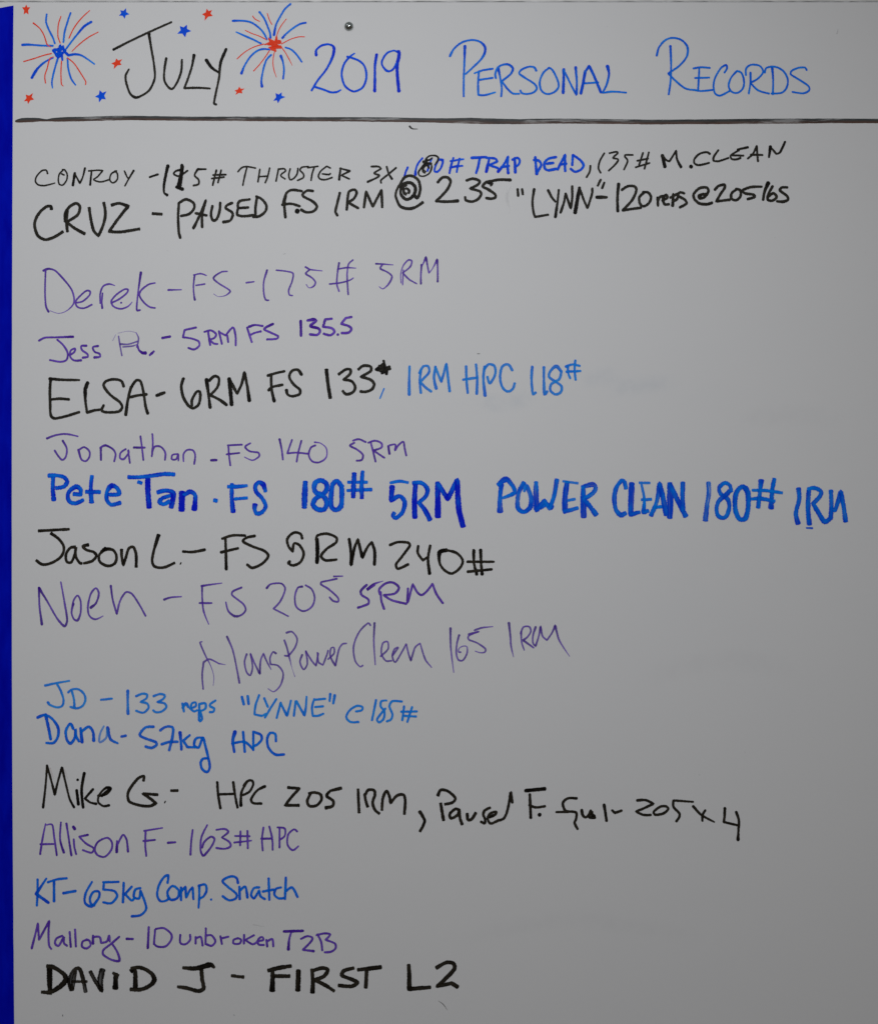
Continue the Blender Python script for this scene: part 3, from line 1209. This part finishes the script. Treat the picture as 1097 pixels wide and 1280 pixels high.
ca, sa = math.cos(.5), math.sin(.5)
wavy_prism("slot", [(436 + x * ca - y * sa, 32.6 + x * sa + y * ca) for x, y in cross], 0.0038, 0.00448, m_dark, sc)

# ---------------------------------------------------------------- handwriting
LAYER = [0]
def catmull(pts):
    """pts: (x, y, w, corner) in px -> dense (x, y, w)"""
    out = []
    segs = []; cur = [pts[0]]
    for p in pts[1:]:
        cur.append(p)
        if p[3] and p is not pts[-1]: segs.append(cur); cur = [p]
    segs.append(cur)
    for s in segs:
        n = len(s)
        for i in range(n - 1):
            p0 = s[max(i - 1, 0)]; p1 = s[i]; p2 = s[i + 1]; p3 = s[min(i + 2, n - 1)]
            L = math.hypot(p2[0] - p1[0], p2[1] - p1[1]); k = max(2, int(L / 1.1))
            for j in range(k):
                t = j / k; r = []
                # centripetal tangents keep tight letters from looping
                for c in (0, 1, 2):
                    m1 = (p2[c] - p0[c]) * .5; m2 = (p3[c] - p1[c]) * .5
                    if c < 2:
                        d1 = math.hypot(p1[0] - p0[0], p1[1] - p0[1]) or L; d3 = math.hypot(p3[0] - p2[0], p3[1] - p2[1]) or L
                        m1 *= min(1, 2 * L / (d1 + L)) ; m2 *= min(1, 2 * L / (d3 + L))
                    a = 2 * t**3 - 3 * t**2 + 1; b = t**3 - 2 * t**2 + t; cc = -2 * t**3 + 3 * t**2; dd = t**3 - t**2
                    r.append(a * p1[c] + b * m1 + cc * p2[c] + dd * m2)
                out.append(tuple(r))
    out.append(pts[-1][:3])
    return out
def ribbon(raw, width, rng, V, F, UV, FD, u0):
    width *= 1.13
    pts = catmull(raw)
    # drop duplicates
    q = [pts[0]]
    for p in pts[1:]:
        if math.hypot(p[0] - q[-1][0], p[1] - q[-1][1]) > 0.25: q.append(p)
    if len(q) == 1: q.append((q[0][0] + .3, q[0][1], q[0][2]))
    pts = q; n = len(pts)
    sd = rng.uniform(0, 500)
    L = 0; LAYER[0] += 1
    z0 = 0.00006 + (LAYER[0] % 40) * 0.000006
    CR = 0.35 if width > 3.9 else 0.8          # chisel tips end squarer than bullet tips
    rows = []
    def tangent(i):
        a = pts[max(i - 1, 0)]; b = pts[min(i + 1, n - 1)]
        t = (b[0] - a[0], b[1] - a[1]); l = math.hypot(*t) or 1; return t[0] / l, t[1] / l
    # start cap
    hw = lambda i: max(.28, 0.5 * width * max(.12, pts[i][2]) * (1 + 0.13 * mnoise.noise((sd, i * .16, 0)) + .06 * mnoise.noise((sd, i * .7, 5))))
    t = tangent(0); h = hw(0)
    for a in (0.0, 0.35, 0.7):
        s = math.sin(math.radians(10 + a * 115)); 
        rows.append((pts[0][0] - t[0] * h * CR * math.cos(math.radians(10 + a * 115)), pts[0][1] - t[1] * h * CR * math.cos(math.radians(10 + a * 115)), t, h * max(.3, s)))
    for i in range(n): rows.append((pts[i][0], pts[i][1], tangent(i), hw(i)))
    t = tangent(n - 1); h = hw(n - 1)
    for a in (0.7, 0.35, 0.0):
        an = math.radians(10 + a * 115)
        rows.append((pts[-1][0] + t[0] * h * CR * math.cos(an), pts[-1][1] + t[1] * h * CR * math.cos(an), t, h * max(.3, math.sin(an))))
    # break the ribbon into short pieces at sharp turns so that it never folds over itself
    m = len(rows); base = None; px = py = None
    for k, (x, y, t, h) in enumerate(rows):
        if px is not None: L += math.hypot(x - px, y - py)
        px, py = x, y
        d = z0 + L * 0.0000012
        i0 = len(V)
        wr = pts[min(max(k - 3, 0), n - 1)][2]
        fd = wr
        if width > 8: fd = max(0, min(1, 4 * min(k, m - 1 - k) / m))
        for s in (-1, -.5, 0, .5, 1):
            V.append(P(x - t[1] * h * s, y + t[0] * h * s, d)); UV.append((u0 + L, s)); FD.append(fd)
        if k:
            for j in range(4): F.append((i0 - 5 + j, i0 - 4 + j, i0 + j + 1, i0 + j))
    return L
def parse_pt(tok, T):
    corner = tok.endswith('!'); tok = tok.rstrip('!')
    wt = 1.0
    if ':' in tok: tok, ws = tok.split(':'); wt = float(ws.rstrip('!'))
    a, b = tok.split(',')
    return (T[0] + float(a) / T[2], T[1] + float(b) / T[2], wt, corner)
def finish(name, V, F, UV, FD, mat, parent):
    o = mesh_obj(name, V, F, mat, parent)
    me = o.data
    uvl = me.uv_layers.new(name="UVMap")
    for lp in me.loops: uvl.data[lp.index].uv = UV[lp.vertex_index]
    at = me.attributes.new("fade", 'FLOAT', 'POINT'); at.data.foreach_set("value", [max(0, min(1, f)) if name == 'smudge' else max(.25, min(1, .35 + .8 * f)) for f in FD])
    at = me.attributes.new("press", 'FLOAT', 'POINT'); at.data.foreach_set("value", [min(f, 1.6) for f in FD])
    return o

LABELS = {
 'heading': None, 'fireworks_left': None,
}
rng = random.Random(7)
part = None; T = (0, 0, 1); mode = None; group = None; entries = 0
GAPPX = 9.0
def star_mesh(tips, mat, parent):
    cx = sum(p[0] for p in tips) / 5; cy = sum(p[1] for p in tips) / 5
    out = []
    for i in range(5):
        a = tips[i]; b = tips[(i + 1) % 5]
        out.append((a[0], a[1], 1))
        mx, my = (a[0] + b[0]) / 2 - cx, (a[1] + b[1]) / 2 - cy
        k = .60; out.append((cx + mx * k, cy + my * k, 0))
    # soften the tips the way a felt nib does
    pts = []
    for i in range(10):
        p = out[i]; q = out[(i + 1) % 10]; r = out[i - 1]
        if p[2]:
            for (s, o_) in ((r, .16), (None, 0), (q, .16)):
                if s: pts.append((p[0] + (s[0] - p[0]) * o_ * 1.1, p[1] + (s[1] - p[1]) * o_ * 1.1))
                else: pts.append((p[0] + (cx - p[0]) * .03, p[1] + (cy - p[1]) * .03))
        else: pts.append((p[0], p[1]))
    LAYER[0] += 1; z = 0.00006 + (LAYER[0] % 40) * 0.000006
    V = [P(cx, cy, z)] + [P(x, y, z) for x, y in pts]; n = len(pts)
    F = [(0, 1 + i, 1 + (i + 1) % n) for i in range(n)]
    UV = [(rng.uniform(0, 900), 0)] ; u = UV[0][0]
    UV += [(u + (x - cx), (y - cy) * .08) for x, y in pts]
    return finish("star", V, F, UV, [1.0] * len(V), mat, parent)

def flush(words):
    """strokes that lie close together on the line become one word"""
    for (nm, mat, strokes, width, parent) in words:
        clusters = []
        for st in strokes:
            xs = [p[0] for p in st]; ys = [p[1] for p in st]
            bb = [min(xs), max(xs), min(ys), max(ys), [st]]
            merged = True
            while merged:
                merged = False
                for c in clusters:
                    if bb[0] - GAPPX < c[1] and c[0] - GAPPX < bb[1]:
                        bb = [min(bb[0], c[0]), max(bb[1], c[1]), min(bb[2], c[2]), max(bb[3], c[3]), c[4] + bb[4]]
                        clusters.remove(c); merged = True; break
            clusters.append(bb)
        for c in sorted(clusters, key=lambda c: c[0]):
            V, F, UV, FD = [], [], [], []
            for st in c[4]: ribbon(st, width, rng, V, F, UV, FD, rng.uniform(0, 3000))
            finish(nm, V, F, UV, FD, mat, parent)

ENTRY_LABELS = [
 "first entry under the ruled line, small black and blue capitals",
 "second entry under the ruled line, bold black capitals",
 "third entry, thin purple script", "fourth entry, small purple writing",
 "fifth entry, large black capitals ending in pale blue", "sixth entry, small purple script with wide spaces",
 "seventh entry, thick blue felt lettering across the whole board", "eighth entry, black rounded script",
 "ninth entry, thin purple writing", "tenth line, thin slanting purple writing set to the right",
 "eleventh entry, pale blue writing", "twelfth entry, strong blue writing with a long tail",
 "thirteenth entry, black writing sloping down to the right", "fourteenth entry, upright purple writing",
 "fifteenth entry, blue rounded writing", "sixteenth entry, small purple script",
 "last entry, thick black chisel capitals"]
words = []; cur = None
for line in DATA.strip().splitlines():
    line = line.strip()
    if not line: continue
    k = line[0]
    if k == 'L':
        nm = line.split()[1]
        fw = {'fireworks_left': ('fireworks_drawing', "left blue and red fireworks burst with a blue centre"),
              'fireworks_right': ('fireworks_drawing', "right blue and red fireworks burst with a red centre"),
              'heading': ('heading', "large black and blue title lettering above the ruled line"),
              'stars': ('star_drawings', "nine small red and blue stars round the title"),
              'mark': ('stray_marks', "faint grey ticks and smudges left between the entries")}
        part = bpy.data.objects.new(fw[nm][0] if nm in fw else 'entry', None); col.objects.link(part); part.parent = board
        if nm in fw: part['label'] = fw[nm][1]
        else: part['label'] = ENTRY_LABELS[entries]; entries += 1
        pname = nm
    elif k == 'T':
        T = tuple(float(v) for v in line.split()[1:4])
    elif k in 'WF' and not line[1:2].isdigit():
        a = line.split(); alpha = float(a[3]) if len(a) > 3 else .97; streak = float(a[4]) if len(a) > 4 else 0.0
        cur = (('ray' if pname.startswith('fire') else 'smudge' if pname == 'mark' else 'word'), ink(a[1], alpha, streak), [], float(a[2]), part)
        if pname.startswith('fire') and float(a[2]) > 3: cur = ('burst_centre',) + cur[1:]
        words.append(cur)
    elif k == 'S':
        a = line.split(); tips = [tuple(float(v) for v in s.split(',')) for s in a[2:]]
        star_mesh([(T[0] + x / T[2], T[1] + y / T[2]) for x, y in tips], ink(a[1], .98, 0.0), part)
    else:
        cur[2].append([parse_pt(t, T) for t in line.split()])
# rays are separate pieces, letters are gathered into words
merged = {}
for (nm, mat, strokes, width, parent) in words:
    if nm in ('ray', 'smudge'):
        for st in strokes:
            V, F, UV, FD = [], [], [], []
            ribbon(st, width, rng, V, F, UV, FD, rng.uniform(0, 3000)); finish(nm, V, F, UV, FD, mat, parent)
    elif nm == 'burst_centre':
        V, F, UV, FD = [], [], [], []
        for st in strokes: ribbon(st, width, rng, V, F, UV, FD, rng.uniform(0, 3000))
        finish(nm, V, F, UV, FD, mat, parent)
    else: flush([(nm, mat, strokes, width, parent)])

# ruled line: overlapping passes of a wide black marker along a straightedge
RULE = [(19.2,150.6,152.6),(21,149.6,153.2),(27,147.6,153.2),(33,147.2,153),(42,147.2,152.6),(50,147.4,151.8),(55,148.6,151.8),(59,149.2,151.6),(66,147.4,152),
 (80,146.4,152),(100,146,151.6),(140,144.8,150.6),(160,144.6,150.2),(200,145.2,150.6),(240,145.8,151),(280,145.8,151.2),(296,145.7,151),(300,145.7,151.4),(340,145.8,151.6),
 (380,146.4,151.6),(440,146.4,151.8),(480,146.6,152.4),(500,147,152.6),(540,147.8,153.2),(560,147.8,153.8),(590,147.2,154.6),(600,147.6,155),(650,149,155.2),
 (665,148.4,154.8),(700,148.2,154.4),(740,148.6,154.8),(780,149,155),(810,149.6,155.6),(850,149.4,155.2),(900,149,155.2),(950,148.4,154.8),(1000,148.2,154.4),(1040,148.2,154),(1097,148.4,154),(1240,148.4,154)]
m_rule, nt, b = new_mat("ink_rule")
uv = N(nt, 'ShaderNodeUVMap').outputs[0]
sep = N(nt, 'ShaderNodeSeparateXYZ'); nt.links.new(uv, sep.inputs[0])
mp = N(nt, 'ShaderNodeMapping'); mp.inputs['Scale'].default_value = (0.02, 1.5, 1); nt.links.new(uv, mp.inputs[0])
st = noise(nt, 1.0, 5, mp.outputs[0], 0.65)
mp2 = N(nt, 'ShaderNodeMapping'); mp2.inputs['Scale'].default_value = (0.012, 0.5, 1); nt.links.new(uv, mp2.inputs[0])
thin = noise(nt, 1.0, 3, mp2.outputs[0])
cc = mix_rgb(nt, ramp(nt, sep.outputs[1], 0.25, (0, 0, 0, 1), 0.8, (1, 1, 1, 1)), paint((42, 46, 47)), paint((64, 46, 38)))
cc = mix_rgb(nt, ramp(nt, st, 0.5, (0, 0, 0, 1), 0.72, (1, 1, 1, 1)), cc, paint((20, 19, 19)))
nt.links.new(cc, b.inputs['Base Color']); b.inputs['Roughness'].default_value = .5; b.inputs['Specular IOR Level'].default_value = .2
dry = math_n(nt, 'MULTIPLY', ramp(nt, st, 0.44, (1, 1, 1, 1), 0.54, (0, 0, 0, 1)), ramp(nt, thin, 0.44, (0, 0, 0, 1), 0.54, (1, 1, 1, 1)))
al = math_n(nt, 'SUBTRACT', 0.97, math_n(nt, 'MULTIPLY', dry, 0.55))
nt.links.new(al, b.inputs['Alpha'])
V, F, UV = [], [], []
def rule_at(x):
    for a, c in zip(RULE, RULE[1:]):
        if a[0] <= x <= c[0]:
            t = (x - a[0]) / (c[0] - a[0]); return a[1] + (c[1] - a[1]) * t, a[2] + (c[2] - a[2]) * t
    return RULE[-1][1:]
x = RULE[0][0]; k = 0
while x < 1238:
    a, c = rule_at(x)
    a += .28 * mnoise.noise((x * .11, 0, 1)); c += .32 * mnoise.noise((x * .13, 0, 9)) + .25 * max(0, mnoise.noise((x * .5, 0, 3)))
    for j in range(4):
        t = j / 3; V.append(P(x, a + (c - a) * t, 0.00005)); UV.append((x, t))
    if k:
        i = k * 4
        for j in range(3): F.append((i - 4 + j, i + j, i + j + 1, i - 3 + j))
    k += 1; x += 2.0
ro = finish("ruled_line", V, F, UV, [1.0] * len(V), m_rule, board)
ro['label'] = "thick black ruled line under the title, streaky and slightly wavy"
